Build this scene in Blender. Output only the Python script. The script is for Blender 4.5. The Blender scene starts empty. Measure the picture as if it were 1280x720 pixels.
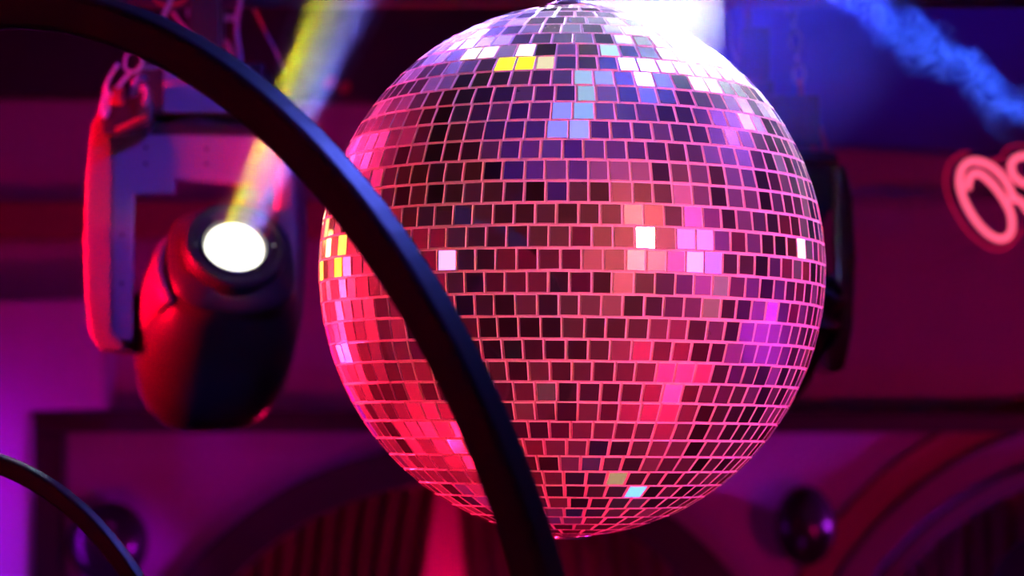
import bpy, bmesh, math, random
from mathutils import Vector, Matrix
random.seed(7)
PI = math.pi
scene = bpy.context.scene
col = scene.collection

# ------------------------------------------------------------------ camera
F = 3180.0                      # focal length in pixels of the 1280 frame
CZ = 2.4
TH = math.atan(190 / F)
cam_d = bpy.data.cameras.new('camera')
cam_d.sensor_width = 36; cam_d.lens = F / 1280 * 36
cam_d.clip_start = .05; cam_d.clip_end = 60
cam_d.dof.use_dof = True; cam_d.dof.focus_distance = 2.72; cam_d.dof.aperture_fstop = 4.6
cam = bpy.data.objects.new('camera', cam_d); col.objects.link(cam)
cam.location = (0, 0, CZ); cam.rotation_euler = (PI / 2 + TH, 0, 0)
scene.camera = cam

def P(px, py, Y):
    """world point seen at pixel px,py at distance Y along +y"""
    a = (px - 640) / F; u = (360 - py) / F
    dy = math.cos(TH) - u * math.sin(TH); dz = math.sin(TH) + u * math.cos(TH)
    return Vector((a * Y / dy, Y, CZ + dz * Y / dy))

# ------------------------------------------------------------------ materials
MATS = {}
def mat(name, base=(.5, .5, .5), rough=.5, metal=0., emis=None, estr=0., bump=None, var=0., coat=0., spec=.5, scale=8.):
    if name in MATS: return MATS[name]
    m = bpy.data.materials.new(name); m.use_nodes = True
    nt = m.node_tree; N = nt.nodes; L = nt.links
    b = N['Principled BSDF']
    b.inputs['Base Color'].default_value = (*base, 1)
    b.inputs['Roughness'].default_value = rough
    b.inputs['Metallic'].default_value = metal
    b.inputs['Specular IOR Level'].default_value = spec
    b.inputs['Coat Weight'].default_value = coat
    if emis:
        b.inputs['Emission Color'].default_value = (*emis, 1)
        b.inputs['Emission Strength'].default_value = estr
    tc = N.new('ShaderNodeTexCoord')
    nz = N.new('ShaderNodeTexNoise'); nz.inputs['Scale'].default_value = scale; nz.inputs['Detail'].default_value = 4
    L.new(tc.outputs['Object'], nz.inputs['Vector'])
    if var:
        r = N.new('ShaderNodeMix'); r.data_type = 'RGBA'
        r.inputs['A'].default_value = (*[c * (1 - var) for c in base], 1)
        r.inputs['B'].default_value = (*[min(1, c * (1 + var)) for c in base], 1)
        L.new(nz.outputs['Fac'], r.inputs['Factor']); L.new(r.outputs['Result'], b.inputs['Base Color'])
    if bump:
        bp = N.new('ShaderNodeBump'); bp.inputs['Strength'].default_value = bump; bp.inputs['Distance'].default_value = .01
        L.new(nz.outputs['Fac'], bp.inputs['Height']); L.new(bp.outputs['Normal'], b.inputs['Normal'])
    MATS[name] = m
    return m

wall_m = mat('painted_plaster', (.42, .40, .42), .75, bump=.15, var=.08, scale=3)
dark_wall_m = mat('dark_paint', (.09, .06, .07), .6, bump=.1, var=.1, scale=3)
ceil_m = mat('black_ceiling_paint', (.10, .09, .11), .8, var=.15, scale=2)
soffit_m = mat('soffit_paint', (.16, .15, .18), .7, var=.12, scale=2)
trim_m = mat('dark_stained_trim', (.026, .011, .017), .5, var=.15)
red_trim_light_m = mat('red_trim_and_light_band', (.30, .06, .07), .5, var=.1)  # trim paint, also the arch band that stands for red light
floor_m = mat('dark_floor', (.06, .05, .06), .35, var=.3)
curtain_m = mat('red_velvet', (.26, .045, .09), .85, var=.15, scale=12)
black_plastic = mat('black_plastic', (.030, .026, .030), .33, bump=.03, scale=60)
gloss_plastic = mat('glossy_black_plastic', (.06, .045, .05), .22, coat=.4)
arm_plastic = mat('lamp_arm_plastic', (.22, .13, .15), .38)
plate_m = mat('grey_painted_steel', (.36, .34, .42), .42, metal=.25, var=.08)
steel_m = mat('bright_steel', (.75, .75, .8), .25, metal=1.)
hoop_m = mat('black_powder_coat', (.018, .017, .02), .42, bump=.03, scale=90)
cable_m = mat('cable_rubber', (.35, .32, .40), .4)
strap_m = mat('red_strap', (.55, .04, .04), .6)
globe_m = mat('black_glass', (.025, .012, .025), .2)
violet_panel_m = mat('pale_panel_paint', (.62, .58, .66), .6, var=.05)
neon_m = mat('pink_neon_glass', (.9, .2, .35), .3, emis=(1., .11, .22), estr=1.5)
edge_glow_m = mat('red_edge_glow', (.5, .03, .12), .3, emis=(1., .01, .10), estr=.35)  # glow given to the backing edge, where the letters' light reflects

# ------------------------------------------------------------------ object helpers
def tag(o, label=None, cat=None, group=None, kind=None):
    if label: o['label'] = label
    if cat: o['category'] = cat
    if group: o['group'] = group
    if kind: o['kind'] = kind
    return o
def empty(name, loc=(0, 0, 0), rot=(0, 0, 0)):
    o = bpy.data.objects.new(name, None); col.objects.link(o); o.location = loc; o.rotation_euler = rot
    o.empty_display_size = .05
    return o
def obj(name, bm, m, parent=None, smooth=False, bevel=0, seg=2):
    me = bpy.data.meshes.new(name)
    bmesh.ops.recalc_face_normals(bm, faces=bm.faces[:]) if not smooth == 'keep' else None
    bm.to_mesh(me); bm.free()
    for mm in (m if isinstance(m, (list, tuple)) else [m]): me.materials.append(mm)
    if smooth:
        for p in me.polygons: p.use_smooth = True
    o = bpy.data.objects.new(name, me); col.objects.link(o)
    if parent: o.parent = parent
    if bevel:
        md = o.modifiers.new('bevel', 'BEVEL'); md.width = bevel; md.segments = seg; md.limit_method = 'ANGLE'
        md.angle_limit = math.radians(40)
    return o
def box(bm, lo, hi, M=None):
    vs = [bm.verts.new((x, y, z)) for x in (lo[0], hi[0]) for y in (lo[1], hi[1]) for z in (lo[2], hi[2])]
    for f in ((0, 1, 3, 2), (4, 6, 7, 5), (0, 4, 5, 1), (2, 3, 7, 6), (0, 2, 6, 4), (1, 5, 7, 3)):
        bm.faces.new([vs[i] for i in f])
    if M:
        for v in vs: v.co = M @ v.co
    return vs
def prism(bm, pts, y0, y1, M=None):
    """outline pts (x,z) extruded from y0 to y1"""
    a = [bm.verts.new((x, y0, z)) for x, z in pts]; b = [bm.verts.new((x, y1, z)) for x, z in pts]
    n = len(pts)
    bm.faces.new(a); bm.faces.new(b[::-1])
    for i in range(n): bm.faces.new((a[i], b[i], b[(i + 1) % n], a[(i + 1) % n]))
    if M:
        for v in a + b: v.co = M @ v.co
def prism_z(bm, pts, z0, z1):
    a = [bm.verts.new((x, y, z0)) for x, y in pts]; b = [bm.verts.new((x, y, z1)) for x, y in pts]
    n = len(pts)
    bm.faces.new(a); bm.faces.new(b[::-1])
    for i in range(n): bm.faces.new((a[i], b[i], b[(i + 1) % n], a[(i + 1) % n]))
def smooth_path(pts, n=8, closed=False):
    pts = [Vector(p) for p in pts]; out = []
    m = len(pts)
    rng = range(m if closed else m - 1)
    for i in rng:
        if closed: p0, p1, p2, p3 = pts[(i - 1) % m], pts[i], pts[(i + 1) % m], pts[(i + 2) % m]
        else: p0, p1, p2, p3 = pts[max(i - 1, 0)], pts[i], pts[i + 1], pts[min(i + 2, m - 1)]
        for k in range(n):
            t = k / n
            out.append(.5 * ((2 * p1) + (p2 - p0) * t + (2 * p0 - 5 * p1 + 4 * p2 - p3) * t * t + (3 * p1 - p0 - 3 * p2 + p3) * t ** 3))
    if not closed: out.append(pts[-1])
    return out
def tube(bm, pts, r, seg=10, closed=False):
    pts = [Vector(p) for p in pts]; n = len(pts); rings = []
    nrm = None
    for i in range(n):
        if closed: t = pts[(i + 1) % n] - pts[(i - 1) % n]
        else: t = pts[min(i + 1, n - 1)] - pts[max(i - 1, 0)]
        t.normalize()
        if nrm is None:
            nrm = t.cross(Vector((0, 0, 1)))
            if nrm.length < .1: nrm = t.cross(Vector((0, 1, 0)))
        nrm = (nrm - t * nrm.dot(t)).normalized(); bn = t.cross(nrm)
        rr = r(i / max(1, n - 1)) if callable(r) else r
        rings.append([bm.verts.new(pts[i] + rr * (math.cos(a) * nrm + math.sin(a) * bn)) for a in [2 * PI * k / seg for k in range(seg)]])
    for i in range(n if closed else n - 1):
        A = rings[i]; B = rings[(i + 1) % n]
        off = 0
        if closed and i == n - 1:
            off = min(range(seg), key=lambda s: (A[0].co - B[s].co).length)
        for k in range(seg):
            bm.faces.new((A[k], A[(k + 1) % seg], B[(k + 1 + off) % seg], B[(k + off) % seg]))
    if not closed:
        bm.faces.new(rings[0][::-1]); bm.faces.new(rings[-1])
def frame_of(d, up=Vector((0, 0, 1))):
    """matrix whose z axis is d"""
    d = Vector(d).normalized(); x = up.cross(d).normalized(); y = d.cross(x)
    return Matrix(((x.x, y.x, d.x, 0), (x.y, y.y, d.y, 0), (x.z, y.z, d.z, 0), (0, 0, 0, 1)))
def lathe(bm, prof, seg=32, M=Matrix.Identity(4), sx=1., cap0=True, cap1=True, sup=2.):
    """prof: (radius, z) along local z; sup = superellipse exponent"""
    rings = []
    for r, z in prof:
        ring = []
        for k in range(seg):
            a = 2 * PI * k / seg; c, s = math.cos(a), math.sin(a)
            q = (abs(c) ** sup + abs(s) ** sup) ** (-1 / sup)
            ring.append(bm.verts.new(M @ Vector((r * q * c * sx, r * q * s, z))))
        rings.append(ring)
    for A, B in zip(rings, rings[1:]):
        for k in range(seg): bm.faces.new((A[k], A[(k + 1) % seg], B[(k + 1) % seg], B[k]))
    if cap0: bm.faces.new(rings[0][::-1])
    if cap1: bm.faces.new(rings[-1])
def light(kind, name, loc, target, color, power, size=.3, spot=60, blend=.5, sizey=None, spread=180, shape=None):
    d = bpy.data.lights.new(name, kind); d.color = color; d.energy = power
    if kind == 'AREA':
        d.size = size; d.shape = shape or ('RECTANGLE' if sizey else 'DISK'); d.spread = math.radians(spread)
        if sizey: d.size_y = sizey
    if kind == 'SPOT': d.spot_size = math.radians(spot); d.spot_blend = blend; d.shadow_soft_size = size
    if kind == 'POINT': d.shadow_soft_size = size
    o = bpy.data.objects.new(name, d); col.objects.link(o); o.location = loc
    v = Vector(target) - Vector(loc)
    o.rotation_euler = v.to_track_quat('-Z', 'Y').to_euler()
    return o

# ------------------------------------------------------------------ the room
WY = 7.5                       # front face of the far wall
def W(px, py, Y=WY): return P(px, py, Y)
def arch_pts(cx, cz, r, x_in=None, n=48):
    out = []
    for k in range(n + 1):
        a = PI - PI * k / n
        out.append((cx + r * math.cos(a), cz + r * math.sin(a)))
    return out
S = WY / F
c1 = W(572, 997); c2 = W(1413, 957)
R_IN, R_OUT = 388 * S, 437 * S
c0x = c1.x - (c2.x - c1.x)      # left neighbour outside the frame is solid here

H = 5.2
bm = bmesh.new()
out = [(-5, 0)]
out += [(c1.x - R_IN, 0)] + arch_pts(c1.x, c1.z, R_IN) + [(c1.x + R_IN, 0)]
out += [(c2.x - R_IN, 0)] + arch_pts(c2.x, c2.z, R_IN) + [(c2.x + R_IN, 0)]
out += [(5, 0), (5, H), (-5, H)]
prism(bm, out, WY, WY + .2)
tag(obj('wall_back', bm, wall_m), kind='structure')
bm = bmesh.new(); box(bm, (-5, WY + 1.15, 0), (5, WY + 1.25, 3.2)); tag(obj('wall_alcove', bm, wall_m), kind='structure')
bm = bmesh.new(); box(bm, (-5.15, -5, 0), (-5, WY + 1.3, H)); tag(obj('wall_left', bm, wall_m), kind='structure')
bm = bmesh.new(); box(bm, (5, -5, 0), (5.15, WY + 1.3, H)); tag(obj('wall_right', bm, wall_m), kind='structure')
bm = bmesh.new(); box(bm, (-5.15, -5.15, 0), (5.15, -5, H)); tag(obj('wall_front', bm, wall_m), kind='structure')
bm = bmesh.new(); box(bm, (-5.15, -5.15, -.1), (5.15, WY + 1.3, 0)); tag(obj('floor', bm, floor_m), kind='structure')
bm = bmesh.new(); box(bm, (-5.15, -5.15, H), (5.15, WY + 1.3, H + .1)); tag(obj('ceiling', bm, ceil_m), kind='structure')

# boxed-out upper walls with slightly sloping lower edges
def soffit(name, xa, pya, xb, pyb, Y, m):
    A = P(xa, pya, Y); B = P(xb, pyb, Y); bm = bmesh.new()
    prism(bm, [(A.x, A.z), (B.x, B.z), (B.x, H - .002), (A.x, H - .002)], Y, WY - .001)
    return tag(obj(name, bm, m), kind='structure')
soffit('trim_1', -1400, 97, 774, 128, 7.38, mat('black_soffit_paint', (.022, .018, .026), .6, var=.12, scale=2))
# the right-hand one hangs lower
soffit('trim_2', 776, 165, 2500, 262, 7.36, mat('soffit_blue_light_tint', (.05, .04, .30), .6, var=.12, scale=2))  # blue stage light put into the soffit's own colour

# horizontal ledge and post of the portal frame
a = W(35, 512, 7.38); b = W(1700, 545, 7.38)
bm = bmesh.new(); box(bm, (a.x, 7.40, W(0, 541, 7.4).z), (4.99, WY - .001, W(0, 513, 7.4).z))
box(bm, (a.x, 7.36, W(0, 521, 7.36).z), (4.99, 7.401, W(0, 514, 7.36).z))
tag(obj('trim_3', bm, trim_m, bevel=.006), kind='structure')
bm = bmesh.new(); box(bm, (W(35, 0, 7.4).x, 7.40, 0), (W(84, 0, 7.4).x, WY - .001, W(0, 542, 7.4).z))
tag(obj('trim_4', bm, trim_m, bevel=.006), kind='structure')
# picture rail on the left, thin moulding on the right
bm = bmesh.new(); box(bm, (-4.99, 7.42, W(0, 297, 7.42).z), (W(420, 0, 7.42).x, WY - .001, W(0, 250, 7.42).z))
tag(obj('trim_5', bm, red_trim_light_m, bevel=.01), kind='structure')
bm = bmesh.new(); box(bm, (W(900, 0, 7.46).x, 7.46, W(0, 254, 7.46).z), (4.99, WY - .001, W(0, 240, 7.46).z))
tag(obj('trim_6', bm, mat('plum_paint', (.25, .2, .25), .6), bevel=.006), kind='structure')

# raised pale panel at the left edge
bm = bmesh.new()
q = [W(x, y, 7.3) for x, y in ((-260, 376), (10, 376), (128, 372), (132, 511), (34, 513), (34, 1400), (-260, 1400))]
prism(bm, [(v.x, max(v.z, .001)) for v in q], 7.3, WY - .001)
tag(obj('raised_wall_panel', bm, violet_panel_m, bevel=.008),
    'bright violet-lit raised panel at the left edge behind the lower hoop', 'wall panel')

# arch surrounds
XM = W(993, 0).x               # the pier between the two arches
def arch_band(name, c, r0, r1, y0, y1, m, lab, cat, foot=True, a0=PI):
    bm = bmesh.new(); n = 72
    ang = [a0 - (2 * a0 - PI) * k / n for k in range(n + 1)]
    inner = [(c.x + r0 * math.cos(t), c.z + r0 * math.sin(t)) for t in ang]
    outer = [(c.x + r1 * math.cos(t), c.z + r1 * math.sin(t)) for t in ang]
    if foot:
        inner = [(c.x - r0, .001)] + inner + [(c.x + r0, .001)]; outer = [(c.x - r1, .001)] + outer + [(c.x + r1, .001)]
    side = lambda x: (min(x, XM - .004) if c.x < XM else max(x, XM + .004)) if foot else x
    outer = [(side(x), z) for x, z in outer]
    prev = None
    for i, o_ in zip(inner, outer):
        q = [bm.verts.new((i[0], y0, i[1])), bm.verts.new((o_[0], y0, o_[1])), bm.verts.new((o_[0], y1, o_[1])), bm.verts.new((i[0], y1, i[1]))]
        if prev:
            for k in range(4): bm.faces.new((prev[k], prev[(k + 1) % 4], q[(k + 1) % 4], q[k]))
        else: bm.faces.new(q)
        prev = q
    bm.faces.new(prev[::-1])
    o = obj(name, bm, m, bevel=.008)
    if lab: tag(o, lab, cat)
    return o
plum_m = mat('plum_gloss_paint', (.16, .09, .17), .4)
arch_band('arch_surround', c1, R_IN, R_OUT, WY - .06, WY - .001, trim_m,
          'dark curved arch surround above the curtains below the mirror ball', 'arch surround')
arch_band('arch_surround', c2, 395 * S, 434 * S, WY - .06, WY - .001, plum_m,
          'dark purple arch surround in the bottom right corner', 'arch surround')
arch_band('arch_red_light_band', c2, 436 * S, 474 * S, WY - .03, WY - .001, red_trim_light_m,  # red light on the wall, painted in as a raised band
          'dull red painted-in band of light running around the bottom right arch', 'light band', foot=False, a0=math.radians(151))
arch_band('arch_hoop', c2, 368 * S, 393 * S, WY - .10, WY - .03, hoop_m,
          'black rim lining the inside of the bottom right arch', 'arch rim')

# curtains: pleated sheets with real folds and thickness
def curtain(name, xl_top, xr_top, xl_bot, xr_bot, z0, z1, Y, folds, seedv, lab, m=curtain_m):
    rnd = random.Random(seedv); bm = bmesh.new()
    nu, nv = folds * 10, 24
    ph = [rnd.uniform(-.5, .5) for _ in range(folds + 2)]; am = [rnd.uniform(.6, 1.3) for _ in range(folds + 2)]
    G = []
    for side in (0, 1):
        g = []
        for j in range(nv + 1):
            t = j / nv; row = []
            s = t ** .8
            xl = xl_top + (xl_bot - xl_top) * s; xr = xr_top + (xr_bot - xr_top) * s
            for i in range(nu + 1):
                u = i / nu; k = int(u * folds); fr = u * folds - k
                w = (am[k] * (1 - fr) + am[k + 1] * fr)
                d = .035 * w * math.sin(2 * PI * (u * folds + .25 * (ph[k] * (1 - fr) + ph[k + 1] * fr))) * (.75 + .35 * t)
                row.append(bm.verts.new((xl + (xr - xl) * u, Y + d + side * .006, z1 + (z0 - z1) * t)))
            g.append(row)
        G.append(g)
    for side in (0, 1):
        g = G[side]
        for j in range(nv):
            for i in range(nu):
                q = (g[j][i], g[j][i + 1], g[j + 1][i + 1], g[j + 1][i])
                bm.faces.new(q if side else q[::-1])
    for i in range(nu):
        bm.faces.new((G[0][0][i], G[0][0][i + 1], G[1][0][i + 1], G[1][0][i]))
        bm.faces.new((G[0][nv][i + 1], G[0][nv][i], G[1][nv][i], G[1][nv][i + 1]))
    for j in range(nv):
        bm.faces.new((G[0][j + 1][0], G[0][j][0], G[1][j][0], G[1][j + 1][0]))
        bm.faces.new((G[0][j][nu], G[0][j + 1][nu], G[1][j + 1][nu], G[1][j][nu]))
    return tag(obj(name, bm, m, smooth=True), lab, 'curtain')
CY = WY + .32
KS = CY / F
x_l = P(572 - 400, 0, CY).x; x_r = P(572 + 400, 0, CY).x
curtain('curtain', x_l, P(558, 0, CY).x, x_l - .02, P(440, 0, CY).x, .02, P(0, 575, CY).z, CY, 15, 3,
        'dark red curtain draped to the left below the mirror ball, gap beside it')
curtain('curtain', P(564, 0, CY).x, x_r, P(640, 0, CY).x, x_r + .02, .02, P(0, 575, CY).z, CY, 15, 5,
        'deep red pleated curtain right of the thick hoop, directly under the mirror ball')
curtain('curtain', P(1000, 0, CY).x, P(1850, 0, CY).x, P(1000, 0, CY).x, P(1850, 0, CY).x, .02, P(0, 545, CY).z, CY, 30, 9,
        'dark red pleated curtain inside the bottom right arch')

# black glass globes on the wall between the arches
def globe(px, py, rx, ry, lab, src=[None]):
    p = P(px, py, WY - .09)
    root = empty('wall_globe', (p.x, WY - .001, p.z))
    tag(root, lab, 'wall lamp', 'black globes between the arches')
    k = (WY - .09) / F
    bm = bmesh.new()
    prof = [(max(.001, math.sin(t) * 1.), -math.cos(t)) for t in [PI * i / 24 for i in range(25)]]
    M = Matrix.Translation((0, -.10, 0)) @ Matrix.Diagonal((rx * k, .085, ry * k, 1)) @ Matrix.Rotation(PI / 2, 4, 'X')
    lathe(bm, prof, 40, M)
    obj('globe', bm, globe_m, root, smooth=True)
    bm = bmesh.new()
    lathe(bm, [(.045, 0), (.045, .012), (.02, .018), (.018, .03)], 24, Matrix.Rotation(PI / 2, 4, 'X'))
    obj('wall_bracket', bm, black_plastic, root, bevel=.002)
    return root
globe(1006, 657, 38, 50, 'small black glass globe with violet glint right of the mirror ball')
globe(136, 678, 50, 52, 'black glass globe half hidden behind the thin lower left hoop')
p = P(1322, 752, WY - .3)
root = empty('floor_lamp', (p.x, WY - .3, 0)); tag(root, 'dark round lamp head just showing in the bottom right corner', 'lamp')
bm = bmesh.new(); lathe(bm, [(.001, -.2)] + [(.2 * math.sin(t), -.2 * math.cos(t)) for t in [PI * i / 20 for i in range(1, 20)]] + [(.001, .2)], 32, Matrix.Translation((0, 0, p.z)) @ Matrix.Diagonal((1, .7, 1, 1)))
obj('lamp_head', bm, mat('navy_gloss', (.04, .03, .09), .2), root, smooth=True)
bm = bmesh.new(); tube(bm, [(0, 0, .02), (0, 0, p.z - .19)], .015); obj('pole', bm, black_plastic, root)
bm = bmesh.new(); lathe(bm, [(.14, .0), (.14, .015), (.03, .025)], 32); obj('base', bm, black_plastic, root)

# ------------------------------------------------------------------ mirror ball
BC = P(714.5, 338, 3.0)
BR = 317.5 / F * 3.0 * math.cos(.0) * .995
BZ = BR * 1.048
ball = empty('mirror_ball', BC); ball.rotation_euler = (0, math.radians(.55), math.radians(2))
tag(ball, 'large mirrored disco ball of square tiles hanging in the centre', 'mirror ball')
def ell(phi, lam, s=1.):     # phi latitude up, lam longitude (0 toward camera)
    return Vector((s * BR * math.cos(phi) * math.sin(lam), -s * BR * math.cos(phi) * math.cos(lam), s * BZ * math.sin(phi)))
def elln(phi, lam):
    v = Vector((math.cos(phi) * math.sin(lam) / BR, -math.cos(phi) * math.cos(lam) / BR, math.sin(phi) / BZ)); return v.normalized()
bm = bmesh.new()
prof = [(max(.0005, BR * .9955 * math.cos(t)), BZ * .9955 * math.sin(t)) for t in [-PI / 2 + PI * i / 64 for i in range(65)]]
lathe(bm, prof, 128)
# grout
gm = bpy.data.materials.new('pale_grout'); gm.use_nodes = True
b_ = gm.node_tree.nodes['Principled BSDF']; b_.inputs['Base Color'].default_value = (.86, .82, .84, 1); b_.inputs['Roughness'].default_value = .45
b_.inputs['Metallic'].default_value = .0
obj('ball_shell', bm, gm, ball, smooth=True)
# tiles
bm = bmesh.new()
lay = bm.faces.layers.float.new('tile_rand'); lay2 = bm.faces.layers.float.new('tile_dust')
rnd = random.Random(21)
TILES = []
# horizontal place of one tile in each row (the rows are laid independently of each other)
ROWX = {-13: 696, -12: 701.5, -11: 700, -10: 694, -9: 698, -8: 694, -7: 688, -6: 681, -5: 740.5, -4: 742, -3: 729, -2: 800, -1: 733,
        0: 718, 1: 731, 2: 737, 3: 742, 4: 722, 5: 731, 6: 730, 7: 723, 8: 717.5, 9: 735, 10: 742, 11: 743}
D = math.radians(4.5); PH0 = math.radians(-3.71)
rows = [(PH0 - D * (k + 1), PH0 - D * k) for k in range(-20, 19)]
for ri, (pa, pb) in zip(range(-20, 19), rows):
    if pb > math.radians(89): pb = math.radians(89)
    if pa < math.radians(-87.5): continue
    pm = (pa + pb) / 2
    n = max(3, int(round(81 * math.cos(pm))))
    off = rnd.uniform(0, 2 * PI / n)
    if ri in ROWX: off = math.asin((ROWX[ri] - 714.5) * (1 - .1 * math.cos(pm)) / (317.5 * math.cos(pm))) - PI / n - math.radians(2)
    jit = [rnd.uniform(-.04, .04) for _ in range(n)]
    dph = .045 * D
    for k in range(n):
        l0 = off + (k + jit[k]) * 2 * PI / n; l1 = off + (k + 1 + jit[(k + 1) % n]) * 2 * PI / n
        lm = (l0 + l1) / 2
        c = ell(pm, lm, 1.0); nn = elln(pm, lm)
        nn = (nn + Vector((rnd.gauss(0, .006), rnd.gauss(0, .006), rnd.gauss(0, .008)))).normalized()
        e = Vector((math.cos(lm), math.sin(lm), 0)); e = (e - nn * e.dot(nn)).normalized(); u = nn.cross(e)
        if u.z < 0: u = -u
        g = .00115 * rnd.uniform(.85, 1.3)
        if rnd.random() < .03: g *= .3
        w0 = BR * math.cos(pa) * (l1 - l0) / 2; w1 = BR * math.cos(pb) * (l1 - l0) / 2
        wv = BR * math.cos(pm) * (l1 - l0) / 2 - g
        wa = wv * .35 + (w0 - g) * .65; wb = wv * .35 + (w1 - g) * .65
        h = (ell(pb, 0) - ell(pa, 0)).length / 2 - g * rnd.uniform(.75, 1.1)
        rot = rnd.gauss(0, .006)
        TILES.append((c.copy(), nn.copy()))
        e, u = e * math.cos(rot) + u * math.sin(rot), u * math.cos(rot) - e * math.sin(rot)
        ch = .00055
        top = [c + e * sx * (w_ - ch) + u * sy * (h - ch) for sx, sy, w_ in ((-1, -1, wa), (1, -1, wa), (1, 1, wb), (-1, 1, wb))]
        mid = [c - nn * ch + e * sx * w_ + u * sy * h for sx, sy, w_ in ((-1, -1, wa), (1, -1, wa), (1, 1, wb), (-1, 1, wb))]
        bot = [q - nn * .0035 for q in mid]
        T = [bm.verts.new(q) for q in top]; Mv = [bm.verts.new(q) for q in mid]; B = [bm.verts.new(q) for q in bot]
        r1 = rnd.random(); r2 = rnd.random()
        fs = [bm.faces.new(T)]
        for i in range(4):
            f_ = bm.faces.new((Mv[i], Mv[(i + 1) % 4], T[(i + 1) % 4], T[i])); f_.material_index = 1; fs.append(f_)
            f_ = bm.faces.new((B[i], B[(i + 1) % 4], Mv[(i + 1) % 4], Mv[i])); f_.material_index = 1; fs.append(f_)
        for f_ in fs: f_[lay] = r1; f_[lay2] = r2
tm = bpy.data.materials.new('mirror_glass'); tm.use_nodes = True
nt = tm.node_tree; N = nt.nodes; L = nt.links; N.remove(N['Principled BSDF']); outn = N['Material Output']
at = N.new('ShaderNodeAttribute'); at.attribute_name = 'tile_rand'
at2 = N.new('ShaderNodeAttribute'); at2.attribute_name = 'tile_dust'
sharp = N.new('ShaderNodeBsdfAnisotropic'); sharp.inputs['Roughness'].default_value = .03; sharp.inputs['Color'].default_value = (.82, .80, .82, 1)
broad = N.new('ShaderNodeBsdfAnisotropic'); broad.inputs['Roughness'].default_value = .36; broad.inputs['Color'].default_value = (.9, .86, .88, 1)
dust = N.new('ShaderNodeBsdfDiffuse'); dust.inputs['Color'].default_value = (.75, .66, .7, 1)
nz = N.new('ShaderNodeTexNoise'); nz.inputs['Scale'].default_value = 70; nz.inputs['Detail'].default_value = 5
tc = N.new('ShaderNodeTexCoord'); L.new(tc.outputs['Object'], nz.inputs['Vector'])
def mathn(op, a, b=None, c=None):
    n_ = N.new('ShaderNodeMath'); n_.operation = op
    for i, v in enumerate((a, b, c)):
        if v is None: continue
        if isinstance(v, (int, float)): n_.inputs[i].default_value = v
        else: L.new(v, n_.inputs[i])
    return n_.outputs[0]
r3 = mathn('POWER', at2.outputs['Fac'], 3.0)
fd = mathn('MULTIPLY_ADD', r3, .07, .003)                 # diffuse dust per tile
fd = mathn('MULTIPLY', fd, mathn('MULTIPLY_ADD', nz.outputs['Fac'], .9, .55))
fb = mathn('MULTIPLY_ADD', mathn('POWER', at.outputs['Fac'], 2.5), .44, .045)   # haze lobe share
m1 = N.new('ShaderNodeMixShader'); L.new(fb, m1.inputs[0]); L.new(sharp.outputs[0], m1.inputs[1]); L.new(broad.outputs[0], m1.inputs[2])
m2 = N.new('ShaderNodeMixShader'); L.new(fd, m2.inputs[0]); L.new(m1.outputs[0], m2.inputs[1]); L.new(dust.outputs[0], m2.inputs[2])
L.new(m2.outputs[0], outn.inputs['Surface'])
em = bpy.data.materials.new('cut_glass_edge'); em.use_nodes = True
b_ = em.node_tree.nodes['Principled BSDF']; b_.inputs['Base Color'].default_value = (.9, .88, .9, 1); b_.inputs['Roughness'].default_value = .3
obj('mirror_tiles', bm, [tm, em], ball, smooth='keep').data.polygons.foreach_set('use_smooth', [False] * len(bpy.data.meshes['mirror_tiles'].polygons))
# hanging cap and eye
bm = bmesh.new(); lathe(bm, [(.001, BZ * .985), (.035, BZ * .985), (.034, BZ + .003), (.018, BZ + .008), (.001, BZ + .009)], 32)
obj('top_cap', bm, steel_m, ball, smooth=True)
bm = bmesh.new(); tube(bm, [(.012 * math.cos(t) - .003, 0, BZ + .012 + .016 * math.sin(t)) for t in [2 * PI * k / 24 for k in range(24)]], .0022, 8, True)
obj('hanging_eye', bm, steel_m, ball, smooth=True)
bm = bmesh.new(); tube(bm, [(-.003, 0, BZ + .026), (-.003, 0, H - BC.z - .06)], .0025, 8)
obj('hanging_wire', bm, steel_m, ball)
bm = bmesh.new(); lathe(bm, [(.05, H - BC.z - .07), (.06, H - BC.z - .06), (.06, H - BC.z - .003)], 24)
obj('motor', bm, black_plastic, ball)
bm = bmesh.new(); lathe(bm, [(.001, -BZ - .004), (.022, -BZ - .004), (.03, -BZ * .992)], 32)
obj('bottom_cap', bm, steel_m, ball, smooth=True)

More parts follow.
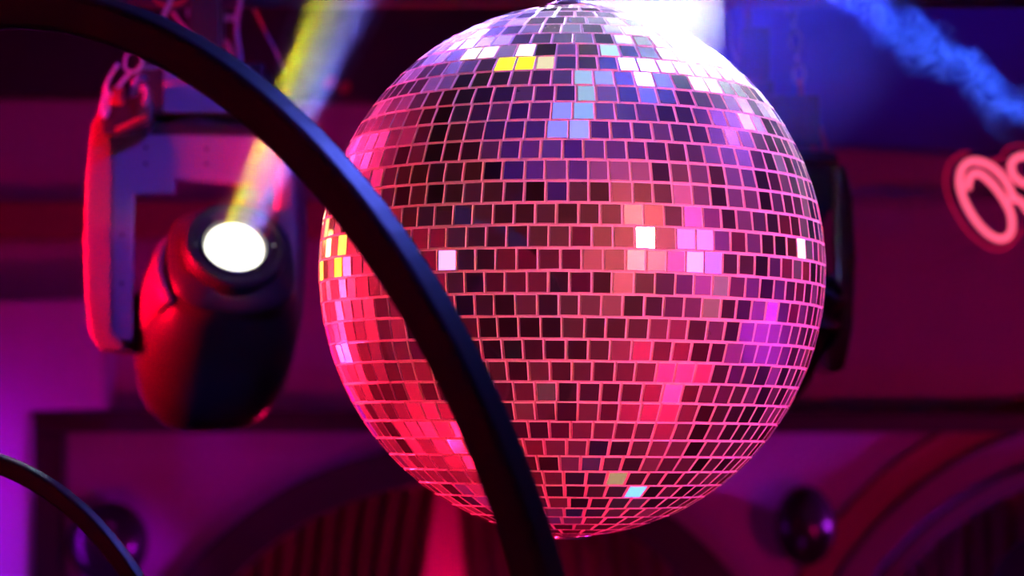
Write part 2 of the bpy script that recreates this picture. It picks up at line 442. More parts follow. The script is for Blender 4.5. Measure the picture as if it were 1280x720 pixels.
# ------------------------------------------------------------------ hoops
def hoop(name, q, h, w, lab):
    cx, cy, cz, a, b, r = q
    nrm = Vector((math.sin(a) * math.cos(b), -math.cos(a) * math.cos(b), math.sin(b)))
    u = nrm.cross(Vector((0, 0, 1))).normalized(); v = nrm.cross(u)
    root = empty(name, (cx, cy, 0)); tag(root, lab, 'hoop')
    bm = bmesh.new(); n = 160; rings = []
    for k in range(n):
        t = 2 * PI * k / n; d = math.cos(t) * u + math.sin(t) * v; c = Vector((0, 0, cz)) + r * d
        rings.append([bm.verts.new(c + d * s1 * h / 2 + nrm * s2 * w / 2) for s1, s2 in ((-1, -1), (1, -1), (1, 1), (-1, 1))])
    for k in range(n):
        A, B = rings[k], rings[(k + 1) % n]
        for i in range(4): bm.faces.new((A[i], A[(i + 1) % 4], B[(i + 1) % 4], B[i]))
    o = obj('ring', bm, hoop_m, root, bevel=min(h, w) * .22, seg=3)
    low = min((Vector((0, 0, cz)) + r * (math.cos(t) * u + math.sin(t) * v) for t in [2 * PI * k / 360 for k in range(360)]), key=lambda p: p.z)
    bm = bmesh.new(); tube(bm, [(low.x, low.y, .012), (low.x, low.y, low.z - h * .3)], .014, 12)
    obj('stand_pole', bm, hoop_m, root)
    bm = bmesh.new(); lathe(bm, [(.19, 0), (.19, .010), (.04, .016)], 40, Matrix.Translation((low.x, low.y, 0)))
    obj('stand_base', bm, hoop_m, root)
    return root
hoop('metal_hoop', [-0.4465, 2.5633, 2.1474, -0.7553, -0.1706, 0.6811], .039, .029,
     'thick black metal hoop curving across in front of the mirror ball')
hoop('metal_hoop', [-0.5566, 2.579, 2.0676, -0.5888, -0.0704, 0.3184], .019, .013,
     'thin black metal hoop in the bottom left corner')

# ------------------------------------------------------------------ moving-head spotlights
LK = 4.5 / F
def moving_head(px, py, Y, lab, head_dir, lit=True):
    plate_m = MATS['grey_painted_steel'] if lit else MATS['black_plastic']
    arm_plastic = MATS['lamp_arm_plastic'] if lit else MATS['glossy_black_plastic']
    """origin = centre of the mounting base; local x right, -y toward the room"""
    o = P(px, py, Y); root = empty('moving_head_light', o); tag(root, lab, 'stage light', 'moving head stage lights')
    X = lambda x: (x - 250) * LK
    Z = lambda y: -(y - 118) * LK
    # base box (hangs upside down) with a lit side plate
    bm = bmesh.new(); box(bm, (X(178), -.09, Z(152)), (X(336), .13, Z(86)))
    base = obj('base', bm, black_plastic, root, bevel=.006)
    bm = bmesh.new(); box(bm, (X(213), -.097, Z(150)), (X(318), -.0895, Z(92)))
    obj('display_plate', bm, plate_m, root, bevel=.003)['label'] = 'blue grey display plate'
    bm = bmesh.new(); lathe(bm, [(.06, Z(170)), (.075, Z(163)), (.075, Z(151))], 32); obj('swivel', bm, black_plastic, root, smooth=True)
    # yoke: crossbar plus two arms
    bm = bmesh.new()
    prism(bm, [(X(x), Z(y)) for x, y in ((140, 166), (158, 160), (345, 160), (360, 166), (360, 176), (140, 176))], -.085, .085)
    yoke = obj('yoke', bm, black_plastic, root, bevel=.006)
    bm = bmesh.new()
    prism(bm, [(X(x), Z(y)) for x, y in ((152, 175), (352, 178), (352, 233), (334, 262), (330, 262), (330, 240), (226, 232), (226, 249), (176, 249), (176, 430), (152, 430))], -.082, -.062)
    pl = obj('yoke_panel', bm, plate_m, root, bevel=.003); pl['label'] = 'blue grey steel panel'
    for sx, sy in ((191, 192), (191, 212), (266, 194), (266, 212), (330, 196), (163, 300), (163, 360)):
        bm = bmesh.new(); lathe(bm, [(.0035, 0), (.0035, .002), (.001, .003)], 12, Matrix.Translation((X(sx), -.082, Z(sy))) @ Matrix.Rotation(PI / 2, 4, 'X'))
        obj('screw', bm, black_plastic, pl)
    arm_l = [(132, 150), (150, 152), (153, 200), (153, 420), (170, 438), (165, 444), (138, 443), (127, 425), (120, 380), (117, 300), (120, 220), (126, 165)]
    arm_r = [(352, 176), (368, 180), (378, 225), (381, 300), (376, 390), (366, 440), (358, 448), (340, 448), (334, 420), (351, 400), (351, 250)]
    for a in (arm_l, arm_r):
        bm = bmesh.new(); prism(bm, [(X(x), Z(y)) for x, y in a], -.10, .095)
        obj('arm', bm, arm_plastic, root, bevel=.012, seg=4)
    # head: rests between the arms
    lens = Vector((X(312), -.205, Z(316)))
    M = Matrix.Translation(lens) @ frame_of(head_dir)
    head = bpy.data.objects.new('head', None)
    bm = bmesh.new()
    lathe(bm, [(.080, -.026), (.088, -.045), (.106, -.048), (.108, -.062), (.100, -.068), (.112, -.10), (.132, -.16), (.138, -.24), (.136, -.32), (.124, -.385), (.108, -.42), (.06, -.428)], 64, M, sup=3.0)
    head = obj('head', bm, black_plastic, root, smooth=True)
    bm = bmesh.new()
    lathe(bm, [(.080, -.05), (.0875, -.035), (.088, -.006), (.084, .0), (.078, .0), (.075, -.008), (.060, -.012), (.058, -.006), (.054, -.006), (.050, -.016)], 56, M, cap1=False)
    obj('front_ring', bm, black_plastic, head, smooth=False, bevel=.001)
    for k in range(6):
        a = k * PI / 3
        bm = bmesh.new(); lathe(bm, [(.0035, -.010), (.0035, -.006), (.002, -.004)], 10, M @ Matrix.Translation((.068 * math.cos(a), .068 * math.sin(a), 0)))
        obj('screw', bm, steel_m, head)
    bm = bmesh.new(); lathe(bm, [(.0495, -.02), (.049, -.012), (.040, -.005), (.025, .001), (.008, .003), (.001, .0032)], 40, M)
    lm_ = mat('lit_lens', (.9, .9, .8), .15, emis=(1., 1., .82), estr=3.) if lit else mat('dark_lens', (.03, .03, .05), .05, coat=1.)
    obj('lens', bm, lm_, head, smooth=True)
    # raised fairing panel on the left flank of the head
    bm = bmesh.new(); n = 12; rows_ = []
    for j in range(8):
        s = -.075 - .19 * j / 7
        r_ = .124 + .014 * math.sin(PI * min(1, j / 5) / 2)
        row = []
        for i in range(n + 1):
            a = math.radians(148 + (66 - j * 4) * i / n)
            row.append((M @ Vector((r_ * math.cos(a) * 1.02, r_ * math.sin(a) * 1.02, s)), M @ Vector((r_ * .93 * math.cos(a), r_ * .93 * math.sin(a), s))))
        rows_.append([(bm.verts.new(a_), bm.verts.new(b__)) for a_, b__ in row])
    for j in range(7):
        for i in range(n):
            for k in (0, 1):
                bm.faces.new((rows_[j][i][k], rows_[j][i + 1][k], rows_[j + 1][i + 1][k], rows_[j + 1][i][k]))
    for j in range(7):
        for i in (0, n): bm.faces.new((rows_[j][i][0], rows_[j + 1][i][0], rows_[j + 1][i][1], rows_[j][i][1]))
    for i in range(n):
        for j in (0, 7): bm.faces.new((rows_[j][i][0], rows_[j][i + 1][0], rows_[j][i + 1][1], rows_[j][i][1]))
    obj('side_fairing', bm, arm_plastic, head, smooth=True)
    # pivots joining head and arms
    for x0, x1 in ((150, 190), (325, 355)):
        bm = bmesh.new(); lathe(bm, [(.04, X(x0)), (.045, X(x0 + 6)), (.045, X(x1))], 24, Matrix.Translation((0, 0, Z(400))) @ Matrix.Rotation(PI / 2, 4, 'Y'))
        obj('pivot', bm, black_plastic, root)
    # clamp that grips the truss above
    bm = bmesh.new(); box(bm, (X(232), -.02, Z(86)), (X(282), .05, Z(60))); box(bm, (X(238), -.03, Z(62)), (X(276), -.012, Z(-10))); box(bm, (X(238), .035, Z(62)), (X(276), .053, Z(-10)))
    obj('clamp', bm, black_plastic, root, bevel=.003)
    if not lit:
        bm = bmesh.new(); tube(bm, [(0, .01, Z(62)), (0, .01, H - o.z - .001)], .007, 10); obj('drop_rod', bm, black_plastic, root)
    bm = bmesh.new(); tube(bm, smooth_path([(X(196), -.095, Z(146)), (X(180), -.115, Z(140)), (X(180), -.12, Z(118)), (X(184), -.115, Z(110)), (X(190), -.095, Z(108))], 5), .006, 8)
    obj('handle', bm, plate_m, root, smooth=True)
    return root
HD = Vector((.23, -.82, .55)).normalized()
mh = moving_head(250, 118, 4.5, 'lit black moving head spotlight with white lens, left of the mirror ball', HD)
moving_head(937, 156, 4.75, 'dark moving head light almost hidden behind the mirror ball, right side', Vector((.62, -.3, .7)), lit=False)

# truss pipe that carries the lights
pa = P(-200, 2, 4.52); pb = P(1600, 2, 4.52)
bm = bmesh.new(); zt = P(0, -6, 4.512).z
tube(bm, [(-4.98, 4.512, zt), (4.98, 4.512, zt)], .0235, 16)
tag(obj('lighting_pipe', bm, mat('pipe_paint', (.06, .05, .08), .5), smooth=True), 'dim violet horizontal pipe along the top edge of the picture', 'pipe')

def wire(name, pts, Y, r, m, lab, cat, n=7, closed=False):
    bm = bmesh.new(); pp = [P(*(q[:2]), Y + (q[2] if len(q) > 2 else 0)) for q in pts]
    c = pp[0].copy(); tube(bm, [q - c for q in smooth_path(pp, n, closed)], r, 8, closed)
    o = obj(name, bm, m, smooth=True); o.location = c
    return tag(o, lab, cat)
YB = 4.30
hook_m = mat('zinc_plated_steel', (.72, .70, .8), .35, metal=.35)
sh = empty('safety_cable', P(146, 96, YB)); tag(sh, 'steel safety cable with rings at the top left corner of the lit stage light', 'safety cable')
def sub(name, pts, r, m, closed=False, n=7, dy=0.):
    c = sh.location; bm = bmesh.new(); pp = [P(x, y, YB + dy) - c for x, y in pts]
    tube(bm, smooth_path(pp, n, closed), r, 8, closed); return obj(name, bm, m, sh, smooth=True)
k = lambda L_: [(120 + x / 6, 50 + y / 6) for x, y in L_]
sub('snap_hook', k([(165, 180), (120, 250), (75, 350), (85, 400), (130, 400), (190, 320), (265, 235)]), .0034, hook_m)
sub('ring', k([(215, 190), (230, 115), (285, 82), (340, 115), (345, 175), (290, 238), (232, 225)]), .0028, hook_m, True, dy=-.008)
sub('cable', k([(300, 240), (345, 208), (420, 205), (500, 195), (600, 215)]), .0034, cable_m, dy=-.004)
sub('link', k([(72, 390), (60, 440), (48, 530), (66, 575), (92, 520), (100, 440), (95, 395)]), .0036, hook_m, True, dy=.01)
# yoke mount knobs beneath the hook
kb = empty('clamp_bracket', P(150, 130, 4.35)); tag(kb, 'red-lit clamp bracket with knobs at the top left of the lit stage light', 'bracket')
def ks(name, bmf, m, **kw):
    bm = bmesh.new(); bmf(bm); return obj(name, bm, m, kb, **kw)
def lx(x, y, dy=0.): return P(x, y, 4.35 + dy) - kb.location
def f1(bm):
    a = lx(128, 168); prism(bm, [(lx(x, y).x, lx(x, y).z) for x, y in ((126, 112), (140, 108), (150, 128), (186, 110), (190, 150), (186, 160), (150, 168), (128, 168))], .0, .045)
ks('bracket_plate', f1, black_plastic, bevel=.004)
def f2(bm): prism(bm, [(lx(x, y).x, lx(x, y).z) for x, y in ((149, 163), (188, 147), (186, 154), (150, 171))], -.05, -.028)
ks('lever', f2, strap_m, bevel=.003)
for yy in (119, 129):
    ks('knob', lambda bm: lathe(bm, [(.008, 0), (.010, .004), (.010, .018), (.007, .022)], 16, Matrix.Translation(lx(144, yy)) @ Matrix.Translation((0, -.045, 0)) @ Matrix.Rotation(PI / 2, 4, 'Y')), strap_m)
ks('handle', lambda bm: tube(bm, smooth_path([lx(174, 112, -.04), lx(182, 110, -.05), lx(183, 122, -.05), lx(181, 130, -.04)], 5), .005, 8), plate_m, smooth=True)

wire('power_cable', [(214, -12), (212, 4), (206, 16), (203, 26), (196, 40)], 4.40, .0042, cable_m, 'short pale violet cable end above the thick hoop, top left', 'cable')
wire('rigging_loop', [(192, -6), (198, 3), (212, 6), (228, 2), (234, -8)], 4.42, .004, strap_m, 'pinkish red looped cable touching the top edge at left', 'cable')
wire('power_cable', [(216, 14), (225, 28), (238, 42), (252, 58), (262, 78)], 4.43, .003, mat('pink_cable', (.5, .12, .25), .4), 'thin pink cable slanting down behind the thick hoop', 'cable')
wire('power_cable', [(304, -12), (298, 15), (296, 40), (300, 66), (301, 92), (290, 120)], 4.44, .0042, cable_m, 'long violet hanging cable directly above the lit stage light', 'cable')
wire('power_cable', [(308, -12), (318, 12), (332, 40), (346, 66), (356, 90)], 4.6, .0026, cable_m, 'thin dim violet cable slanting down just left of the yellow beam', 'cable')
# junction box and clamp parts hanging in the dark top left
jb = empty('junction_box', P(262, 30, 4.64)); tag(jb, 'dark junction box with blue-lit front hung at the top left', 'junction box')
bm = bmesh.new(); q = lambda x, y: P(x, y, 4.64) - jb.location
box(bm, (q(232, 0).x, .03, q(0, 82).z), (q(292, 0).x, .10, q(0, -4).z)); obj('housing', bm, black_plastic, jb, bevel=.004)
for x0, y0, x1, y1 in ((231, 2, 246, 18), (262, -4, 274, 12), (268, 16, 292, 24), (256, 34, 276, 39)):
    bm = bmesh.new(); box(bm, (q(x0, 0).x, .018, q(0, y1).z), (q(x1, 0).x, .031, q(0, y0).z))
    obj('socket', bm, plate_m, jb, bevel=.002)
bm = bmesh.new(); box(bm, (q(273, 0).x, -.06, q(0, 72).z), (q(287, 0).x, -.02, q(0, 58).z)); obj('strap_end', bm, strap_m, jb, bevel=.004)
bm = bmesh.new(); tube(bm, smooth_path([q(256, 56), q(270, 51), q(284, 53), q(290, 70)], 5), .004, 8); obj('hook', bm, cable_m, jb, smooth=True)
# small red rags of gaffer tape on the soffit edge right of the beam
for x, y, lab in ((413, 103, 'small red tape tab left of the ball, nearer the beam'), (430, 109, 'small red tape tab left of the ball, nearer the ball')):
    pp = P(x, y, 7.374); bm = bmesh.new(); prism(bm, [(-.018, -.012), (.0, -.02), (.02, -.004), (.014, .018), (-.008, .014)], -.006, .006)
    o = obj('tape_tab', bm, strap_m, bevel=.003); o.location = pp; tag(o, lab, 'tape')

# chain and hook right of the ball
ch = empty('hanging_chain', P(996, 40, 4.7)); tag(ch, 'dark chain hanging in blue haze just right of the mirror ball top', 'chain')
n = 7
for i in range(n):
    y0 = -4 + i * 21; x0 = 990 + i * 2.2
    c = P(x0, y0 + 12, 4.7) - ch.location
    bm = bmesh.new(); rx, rz = (.010, .020)
    pts = [Vector((rx * math.cos(t) if i % 2 == 0 else .003 * math.cos(t), 0 if i % 2 == 0 else rx * math.cos(t), rz * math.sin(t))) + c for t in [2 * PI * j / 20 for j in range(20)]]
    tube(bm, pts, .0038, 8, True); obj('link', bm, strap_m if i > 4 else steel_m, ch, smooth=True)
wire('snap_hook', [(1014, 146), (1020, 150), (1029, 172), (1036, 200), (1030, 210), (1018, 190), (1013, 165)], 4.68, .0045, mat('red_light_tinted_metal', (.7, .12, .2), .35, metal=.7), 'red-lit snap hook hanging at the upper right edge of the mirror ball', 'snap hook', closed=True)  # red light on the hook put into its metal colour
wire('safety_cable', [(902, -8), (912, 30), (914, 55), (922, 78)], 4.7, .004, cable_m, 'faint violet cable in the blue haze above the mirror ball', 'cable')

# ------------------------------------------------------------------ neon sign
NY = 6.0
ns = empty('neon_sign', P(1260, 250, NY)); tag(ns, 'glowing pink neon lettering cut off at the right edge', 'neon sign')
s45 = lambda L_: [P(1160 + x / 4.5, 160 + y / 4.5, NY) - ns.location for x, y in L_]
def ntube(name, L_, r, m, dy=0., closed=False):
    bm = bmesh.new(); pp = [v + Vector((0, dy, 0)) for v in s45(L_)]
    tube(bm, smooth_path(pp, 8, closed), r, 12, closed); return obj(name, bm, m, ns, smooth=True)
ntube('letter_tube', [(225, 345), (232, 285), (268, 252), (315, 272), (370, 325), (425, 400), (465, 480), (472, 560), (452, 608), (402, 625), (335, 592), (268, 520), (212, 425), (180, 330), (183, 250), (218, 198), (285, 186), (365, 222), (428, 285), (462, 345), (474, 392)], .0072, neon_m)
ntube('letter_tube', [(462, 410), (490, 400), (525, 425), (560, 470), (600, 500), (650, 480)], .0072, neon_m, -.012)
ntube('letter_tube', [(640, 200), (590, 165), (530, 158), (480, 180), (468, 230), (492, 280), (540, 312), (600, 330), (650, 350)], .0072, neon_m)
ntube('backing_edge_glow', [(238, 128), (180, 145), (125, 200), (105, 280), (118, 370), (160, 470), (225, 570), (300, 640), (380, 680), (450, 670), (500, 620), (540, 560)], .0028, edge_glow_m, .02)  # not tubes: letters' light on the backing edge, modelled as glowing lines
ntube('backing_edge_glow', [(370, 180), (420, 160), (450, 115), (490, 95), (560, 95), (640, 120)], .0026, edge_glow_m, .02)
for x, y in ((300, 200), (440, 600), (600, 400)):
    v = s45([(x, y)])[0]; bm = bmesh.new(); tube(bm, [v + Vector((0, .03, 0)), v + Vector((0, 1.3, 0))], .003, 8); obj('standoff', bm, steel_m, ns)

# ------------------------------------------------------------------ lights
RED = (1., .02, .08); MAG = (1., .03, .42); VIO = (.42, .04, 1.); BLU = (.06, .08, 1.); WHT = (.85, 1., .95); YEL = (1., .85, .02)
b = BC
# washes on the far wall
light('SPOT', 'wash_a', (-1.0, 5.3, 1.5), (-1.4, 7.5, 3.25), (1., .0, .24), 34, .15, 62, .9)
light('SPOT', 'wash_d', (-.9, 5.3, 3.6), (-1.1, 7.5, 2.5), (.9, .0, .75), 9, .15, 85, .8)
light('SPOT', 'wash_b', (2.1, 5.0, 1.7), (1.3, 7.5, 2.8), (1., .0, .22), 52, .15, 95, .8)
light('SPOT', 'wash_c', (.2, 5.4, .6), (.2, 7.5, 2.1), (.5, .0, 1.), 8, .15, 110, .8)
light('AREA', 'panel_violet', (-1.80, 7.12, 2.05), (-1.45, 7.3, 2.05), (.42, .0, 1.), 1.6, .05, sizey=.9, spread=100)
light('SPOT', 'curtain_red', (.1, 6.2, .4), (-.1, 7.8, 2.2), (1., .0, .07), 20, .1, 55, .8)
light('POINT', 'alcove_red', (-.22, 8.2, 1.7), (0, 0, 0), (1., .0, .10), 13, .06)
light('SPOT', 'ceiling_blue', (1.2, 5.9, 4.35), (1.1, 7.36, 3.95), (.04, .02, 1.), 28, .05, 50, .5)
light('AREA', 'globe_violet', (3.2, 7.05, 2.12), W(1008, 655), (.55, .02, 1.), 1.4, .20, spread=20)
light('AREA', 'globe_violet', (-.35, 6.9, 1.9), W(136, 680), (.6, .0, 1.), .10, .10, spread=20)
# spots aimed at the ball
light('SPOT', 'ball_red_left', b + Vector((-2.6, 1.3, -.1)), b, (1., .02, .07), 900, .04, 22, .4)
light('SPOT', 'ball_white', b + Vector((.38, .62, .70)) * 2.2, b, (.78, .97, 1.), 3600, .12, 17, .5)
# lamps on the stage lights and hoops
light('SPOT', 'rig_red_left', (-3.4, 4.05, 2.7), P(200, 300, 4.5), (1., .0, .02), 4200, .15, 16, .5)
light('AREA', 'rig_blue_edge', (.62, 2.95, 4.1), P(430, 200, 2.25), (.10, .14, 1.), 10, .3, spread=110)
light('SPOT', 'rig_blue_right', (.9, 1.6, 4.1), P(250, 200, 4.5), (.12, .05, 1.), 260, .1, 14, .5)
# pools of light on the walls, ceiling and floor behind the camera
light('SPOT', 'pool', (-2, 0, 3.9), (-3.2, -5, 2.2), (1., .0, .08), 330, .1, 50, .6)
light('SPOT', 'pool', (1, 0, 3.9), (.6, -5, 2.6), (1., .0, .14), 300, .1, 40, .6)
light('SPOT', 'pool', (2, 1, 3.9), (5, -1.5, 2.4), (.8, .0, .6), 260, .1, 50, .6)
light('SPOT', 'pool', (-2, 1, 3.9), (-5, 1.0, 2.2), (1., .0, .06), 600, .1, 60, .6)
light('SPOT', 'pool', (0, 1.5, 3.9), (.3, 0.5, 0), (1., .0, .05), 330, .1, 60, .6)
light('SPOT', 'pool', (0, -1., 2.2), (.2, .3, 5.2), (.30, .06, 1.), 800, .1, 80, .6)

bpy.context.view_layer.update()
BM = ball.matrix_world.copy()
def pix(v):
    v = v - Vector((0, 0, CZ)); fw = v.y * math.cos(TH) + v.z * math.sin(TH); up = -v.y * math.sin(TH) + v.z * math.cos(TH)
    return 640 + F * v.x / fw, 360 - F * up / fw
TW = [(BM @ c, (BM.to_3x3() @ n_).normalized()) for c, n_ in TILES]
TW = [(c, n_, pix(c)) for c, n_ in TW if c.y < BC.y]
def refl(px, py):
    """tile nearest to pixel px,py and the direction it mirrors toward the camera"""
    c, nn, _ = min(TW, key=lambda t: (t[2][0] - px) ** 2 + (t[2][1] - py) ** 2)
    v = (Vector((0, 0, CZ)) - c).normalized()
    return c, (2 * nn.dot(v) * nn - v).normalized()
def gap_dir(px, py):
    """a direction near the mirrored one that falls between the tiles' reflections, so no single tile flashes"""
    near = [t for t in TW if abs(t[2][0] - px) < 75 and abs(t[2][1] - py) < 75]
    rd = []
    for c, nn, _ in near:
        v = (Vector((0, 0, CZ)) - c).normalized(); rd.append((2 * nn.dot(v) * nn - v).normalized())
    _, d0 = refl(px, py); rg = random.Random(3); best = None
    for _i in range(400):
        d = (d0 + Vector((rg.uniform(-.12, .12), rg.uniform(-.12, .12), rg.uniform(-.12, .12)))).normalized()
        # compare by where the lamp would stand 2.4 m from the ball centre
        m = min(((b + d * 2.4 - near[i][0]).normalized() - rd[i]).length for i in range(len(near)))
        if best is None or m > best[0]: best = (m, d)
    return best[1]
def glint(px, py, dist, size, color, power, spread=60):
    p, d = refl(px, py)
    return light('AREA', 'club_lamp', p + d * dist, p, color, power, size, spread=spread)
Y1 = (1., .95, .0); B1 = (.09, .10, .62); B2 = (.10, .22, .45); C1 = (.22, .38, .42)
for px, py, dist, size, c, lum in (
        (800, 298, 3.2, .26, (1., .97, .7), 6), (623, 78, 2.0, .2, Y1, 1.2), (648, 78, 2.0, .2, Y1, 1.2), (597, 66, 1.9, .14, Y1, 1.0),
        (672, 78, 2.0, .12, (.6, .55, .3), .5), (622, 62, 2.0, .14, (.9, .7, .9), .9), (648, 62, 2.1, .2, (.95, .85, .95), 1.1),
        (700, 158, 1.8, .22, B1, 1.1), (725, 158, 1.8, .22, B1, 1.1), (705, 137, 1.8, .22, B1, .9), (735, 137, 1.8, .22, B2, .9),
        (745, 117, 1.8, .2, C1, .45), (740, 97, 1.8, .2, C1, .55), (750, 60, 1.8, .2, C1, .7),
        (398, 315, 2.3, .25, (1., .9, .4), 2.5), (414, 310, 2.3, .25, (1., .85, .2), 3), (427, 305, 2.3, .2, (1., .7, .0), 1.2),
        (404, 340, 2.3, .2, (1., .65, .0), 1.2), (419, 336, 2.3, .2, (1., .6, .0), 1.2), (412, 288, 2.3, .2, (1., .4, .1), .8),
        (522, 325, 3.4, .25, (1., .4, .12), 1.1), (568, 322, 3.4, .30, (.5, .22, .9), .8),
        (1001, 308, 2.2, .22, (.5, .85, .85), 1.2), (797, 613, 2.2, .2, (.1, .3, 1.), .8), (770, 600, 2.2, .12, (.3, .2, .1), .4),
        (872, 305, 3.0, .3, (.5, .12, .8), .6), (858, 328, 3.0, .3, (.65, .2, .9), .8), (892, 328, 3.0, .3, (.2, .1, 1.), .6),
        (745, 95, 1.8, .2, C1, .3), (893, 352, 2.6, .2, (.3, .1, .14), .3), (880, 378, 2.6, .2, (.3, .08, .1), .3)):
    glint(px, py, dist, size, c, lum * .030 * size * size, 10)
p_, d_ = refl(800, 298)
light('SPOT', 'ball_key', p_ + d_ * 3.6, b, (1., .045, .13), 540, .04, 10, .2)
p_ = b; d_ = gap_dir(868, 312)
light('SPOT', 'ball_key_violet', p_ + d_ * 3.4, b, (.75, .05, 1.), 120, .03, 10.5, .2)
light('SPOT', 'ball_violet_high', b + gap_dir(895, 155) * 2.4, b, (.42, .12, 1.), 150, .03, 15, .3)

light('SPOT', 'ball_blue_top', b + gap_dir(640, 45) * 2.2, b, (.26, .17, 1.), 620, .04, 18, .4)
light('SPOT', 'ball_red_low', b + gap_dir(835, 500) * 2.3, b, (1., .012, .09), 150, .04, 17, .4)
light('SPOT', 'ball_red_rim', b + Vector((-1.9, 2.0, -.5)), b, (1., .01, .06), 900, .04, 17, .4)
light('SPOT', 'ball_pink_rim', b + Vector((-2.0, 1.6, 1.1)), b, (1., .03, .22), 500, .04, 17, .4)
light('SPOT', 'ball_red_under', b + Vector((-1.4, .4, -1.9)), b, (1., .008, .06), 420, .04, 18, .4)
light('SPOT', 'ball_mag_right', b + gap_dir(950, 375) * 2.6, b, (.72, .03, 1.), 85, .04, 16, .4)
p_, d_ = refl(800, 298)
light('SPOT', 'ball_key_yellow', p_ + d_ * 3.3, b, (1., .58, .02), 65, .04, 12, .3)

# ------------------------------------------------------------------ haze and smoke
def nodes_of(name):
    m = bpy.data.materials.new(name); m.use_nodes = True; nt = m.node_tree
    for n_ in list(nt.nodes):
        if n_.type != 'OUTPUT_MATERIAL': nt.nodes.remove(n_)
    return m, nt, nt.nodes['Material Output']
def NM(nt, op, a, b=None, c=None, clamp=False):
    n_ = nt.nodes.new('ShaderNodeMath'); n_.operation = op; n_.use_clamp = clamp
    for i, v in enumerate((a, b, c)):
        if v is None: continue
        if isinstance(v, (int, float)): n_.inputs[i].default_value = v
        else: nt.links.new(v, n_.inputs[i])
    return n_.outputs[0]
def noise(nt, vec, scale, detail=3, dist=0., rough=.5):
    n_ = nt.nodes.new('ShaderNodeTexNoise'); n_.inputs['Scale'].default_value = scale
    n_.inputs['Detail'].default_value = detail; n_.inputs['Distortion'].default_value = dist; n_.inputs['Roughness'].default_value = rough
    nt.links.new(vec, n_.inputs['Vector']); return n_.outputs['Fac']
def finish(nt, outn, dens, color=(1, 1, 1), aniso=0.):
    vsn = nt.nodes.new('ShaderNodeVolumeScatter'); vsn.inputs['Color'].default_value = (*color, 1)
    vsn.inputs['Anisotropy'].default_value = aniso
    if isinstance(dens, (int, float)): vsn.inputs['Density'].default_value = dens
    else: nt.links.new(dens, vsn.inputs['Density'])
    nt.links.new(vsn.outputs[0], outn.inputs['Volume'])

# beam of the lit stage light
L0 = mh.location + Vector(((312 - 250) * LK, -.205, -(316 - 118) * LK))
L1 = P(428, -2, 3.92)
bd = (L1 - L0).normalized()
MBm = Matrix.Translation(L0) @ frame_of(bd)
t_end = (H - .05 - L0.z) / bd.z
bm = bmesh.new(); lathe(bm, [(.05, .012), (.075 + .035 * t_end, t_end)], 40, Matrix.Identity(4))
m, nt, on = nodes_of('beam_haze')
tc = nt.nodes.new('ShaderNodeTexCoord')
dn = NM(nt, 'MULTIPLY_ADD', noise(nt, tc.outputs['Object'], 14, 4, 1.5), 3.0, -.95, clamp=True)
finish(nt, on, NM(nt, 'MULTIPLY', dn, .75))
o = obj('light_beam_haze', bm, m); o.matrix_world = MBm
tag(o, 'yellow and white haze beam shooting up from the lit stage light lens', 'light beam', kind='stuff')
X_ = MBm.to_3x3() @ Vector((1, 0, 0)); Y_ = MBm.to_3x3() @ Vector((0, 1, 0))
sx_ = 1 if X_.x > 0 else -1
for off, c_, p_, sz in ((-.026, (1., .93, .0), .34, .020), (-.010, (1., .95, .45), .16, .03), (.008, (.62, .66, 1.), .34, .045), (.026, (.14, .12, 1.), .38, .03)):
    l0 = L0 + bd * .035 + X_ * sx_ * off
    light('AREA', 'beam_lamp', l0, l0 + bd + X_ * sx_ * off * .9, c_, p_, sz, spread=3.5)

# white shaft coming down behind the ball
A_ = P(814, -240, 4.05); B_ = P(800, 70, 3.05)
dd = (B_ - A_).normalized()
bm = bmesh.new(); ln = (B_ - A_).length
lathe(bm, [(.085, 0), (.105, ln * .93)], 40)
m, nt, on = nodes_of('shaft_haze')
tc = nt.nodes.new('ShaderNodeTexCoord')
finish(nt, on, NM(nt, 'MULTIPLY_ADD', noise(nt, tc.outputs['Object'], 6, 3, .6), 1.0, .1))
o = obj('light_beam_haze', bm, m); o.matrix_world = Matrix.Translation(A_) @ frame_of(dd)
tag(o, 'pale white haze shaft falling onto the top right of the mirror ball', 'light beam', kind='stuff')
light('AREA', 'shaft_lamp', A_ - dd * .02, B_, (.55, 1., .86), .075, .12, spread=4)

# drifting blue haze beside the ball
c_ = P(930, 30, 4.15)
bm = bmesh.new(); lathe(bm, [(max(.001, math.sin(t)), -math.cos(t)) for t in [PI * i / 16 for i in range(17)]], 28)
m, nt, on = nodes_of('blue_haze')
tc = nt.nodes.new('ShaderNodeTexCoord')
ln_ = nt.nodes.new('ShaderNodeVectorMath'); ln_.operation = 'LENGTH'; nt.links.new(tc.outputs['Object'], ln_.inputs[0])
fall = NM(nt, 'SUBTRACT', 1., ln_.outputs['Value'], clamp=True)
dn = NM(nt, 'MULTIPLY_ADD', noise(nt, tc.outputs['Object'], 2.2, 4, .8), 2.4, -.7, clamp=True)
finish(nt, on, NM(nt, 'MULTIPLY', NM(nt, 'MULTIPLY', fall, dn), 1.3))
o = obj('haze_cloud', bm, m); o.location = c_; o.scale = (.30, .22, .26)
tag(o, 'soft blue haze drifting at the upper right of the mirror ball', 'haze', kind='stuff')
light('SPOT', 'haze_blue', c_ + Vector((.6, -.8, 1.7)), c_, (.04, .05, 1.), 2600, .05, 17, .8)

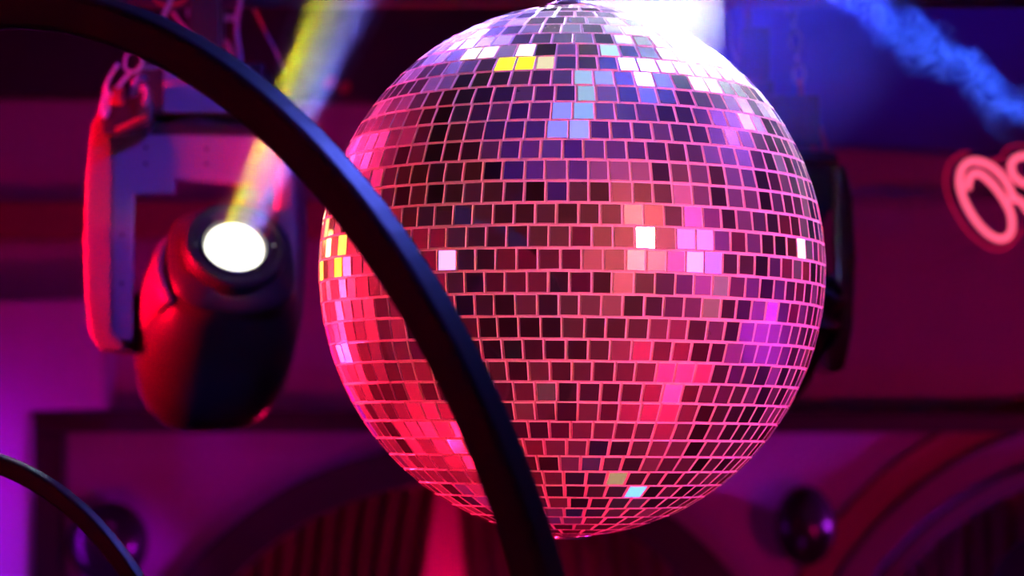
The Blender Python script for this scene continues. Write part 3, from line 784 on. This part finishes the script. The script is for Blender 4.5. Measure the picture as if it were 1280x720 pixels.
# curling wisp of smoke, top right
A_ = P(1020, -30, 4.0); B_ = P(1330, 165, 3.9); mid = (A_ + B_) / 2; ax = (B_ - A_); hl = ax.length / 2; ax.normalize()
zz = Vector((0, 1, 0)).cross(ax).normalized()
if zz.z < 0: zz = -zz
yy_ = zz.cross(ax)
bm = bmesh.new(); box(bm, (-1, -1, -1), (1, 1, 1))
m, nt, on = nodes_of('smoke_wisp')
tc = nt.nodes.new('ShaderNodeTexCoord'); sp = nt.nodes.new('ShaderNodeSeparateXYZ'); nt.links.new(tc.outputs['Object'], sp.inputs[0])
mp = nt.nodes.new('ShaderNodeMapping'); nt.links.new(tc.outputs['Object'], mp.inputs['Vector'])
mp.inputs['Scale'].default_value = (2.2, .3, .8)
wob = NM(nt, 'MULTIPLY_ADD', noise(nt, mp.outputs['Vector'], 1.3, 2, .4), 1.5, -.75)
z_ = NM(nt, 'ADD', sp.outputs['Z'], wob)
wid = NM(nt, 'MULTIPLY_ADD', sp.outputs['X'], .20, .36)
prof_ = NM(nt, 'SUBTRACT', 1., NM(nt, 'DIVIDE', NM(nt, 'ABSOLUTE', z_), wid), clamp=True)
ydep = NM(nt, 'SUBTRACT', 1., NM(nt, 'ABSOLUTE', sp.outputs['Y']), clamp=True)
rid = NM(nt, 'SUBTRACT', 1., NM(nt, 'MULTIPLY', NM(nt, 'ABSOLUTE', NM(nt, 'SUBTRACT', noise(nt, mp.outputs['Vector'], 1.7, 3, 2.2, .6), .5)), 9.), clamp=True)
rid = NM(nt, 'POWER', rid, 1.6)
dens = NM(nt, 'MULTIPLY', NM(nt, 'MULTIPLY', prof_, ydep), NM(nt, 'MULTIPLY_ADD', rid, 1.3, .10))
finish(nt, on, NM(nt, 'MULTIPLY', dens, 30.), (.6, .78, 1.))  # blue of the lamp partly put into the white smoke's colour
o = obj('smoke_wisp', bm, m)
R_ = Matrix(((ax.x, yy_.x, zz.x, 0), (ax.y, yy_.y, zz.y, 0), (ax.z, yy_.z, zz.z, 0), (0, 0, 0, 1)))
o.matrix_world = Matrix.Translation(mid) @ R_ @ Matrix.Diagonal((hl, .05, .085, 1))
tag(o, 'curling blue smoke wisp slanting across the top right corner', 'smoke', kind='stuff')
light('SPOT', 'smoke_blue', mid + Vector((.5, -.5, 1.3)), mid, (.03, .11, 1.), 700, .04, 24, .6)

# ------------------------------------------------------------------ world and view
w = bpy.data.worlds.new('world'); scene.world = w; w.use_nodes = True
w.node_tree.nodes['Background'].inputs[0].default_value = (.02, .003, .03, 1); w.node_tree.nodes['Background'].inputs[1].default_value = .2
scene.cycles.use_light_tree = False
scene.cycles.caustics_reflective = False
vs = scene.view_settings
vs.view_transform = 'Standard'; vs.look = 'None'; vs.exposure = 0; vs.gamma = 1
vs.use_curve_mapping = False
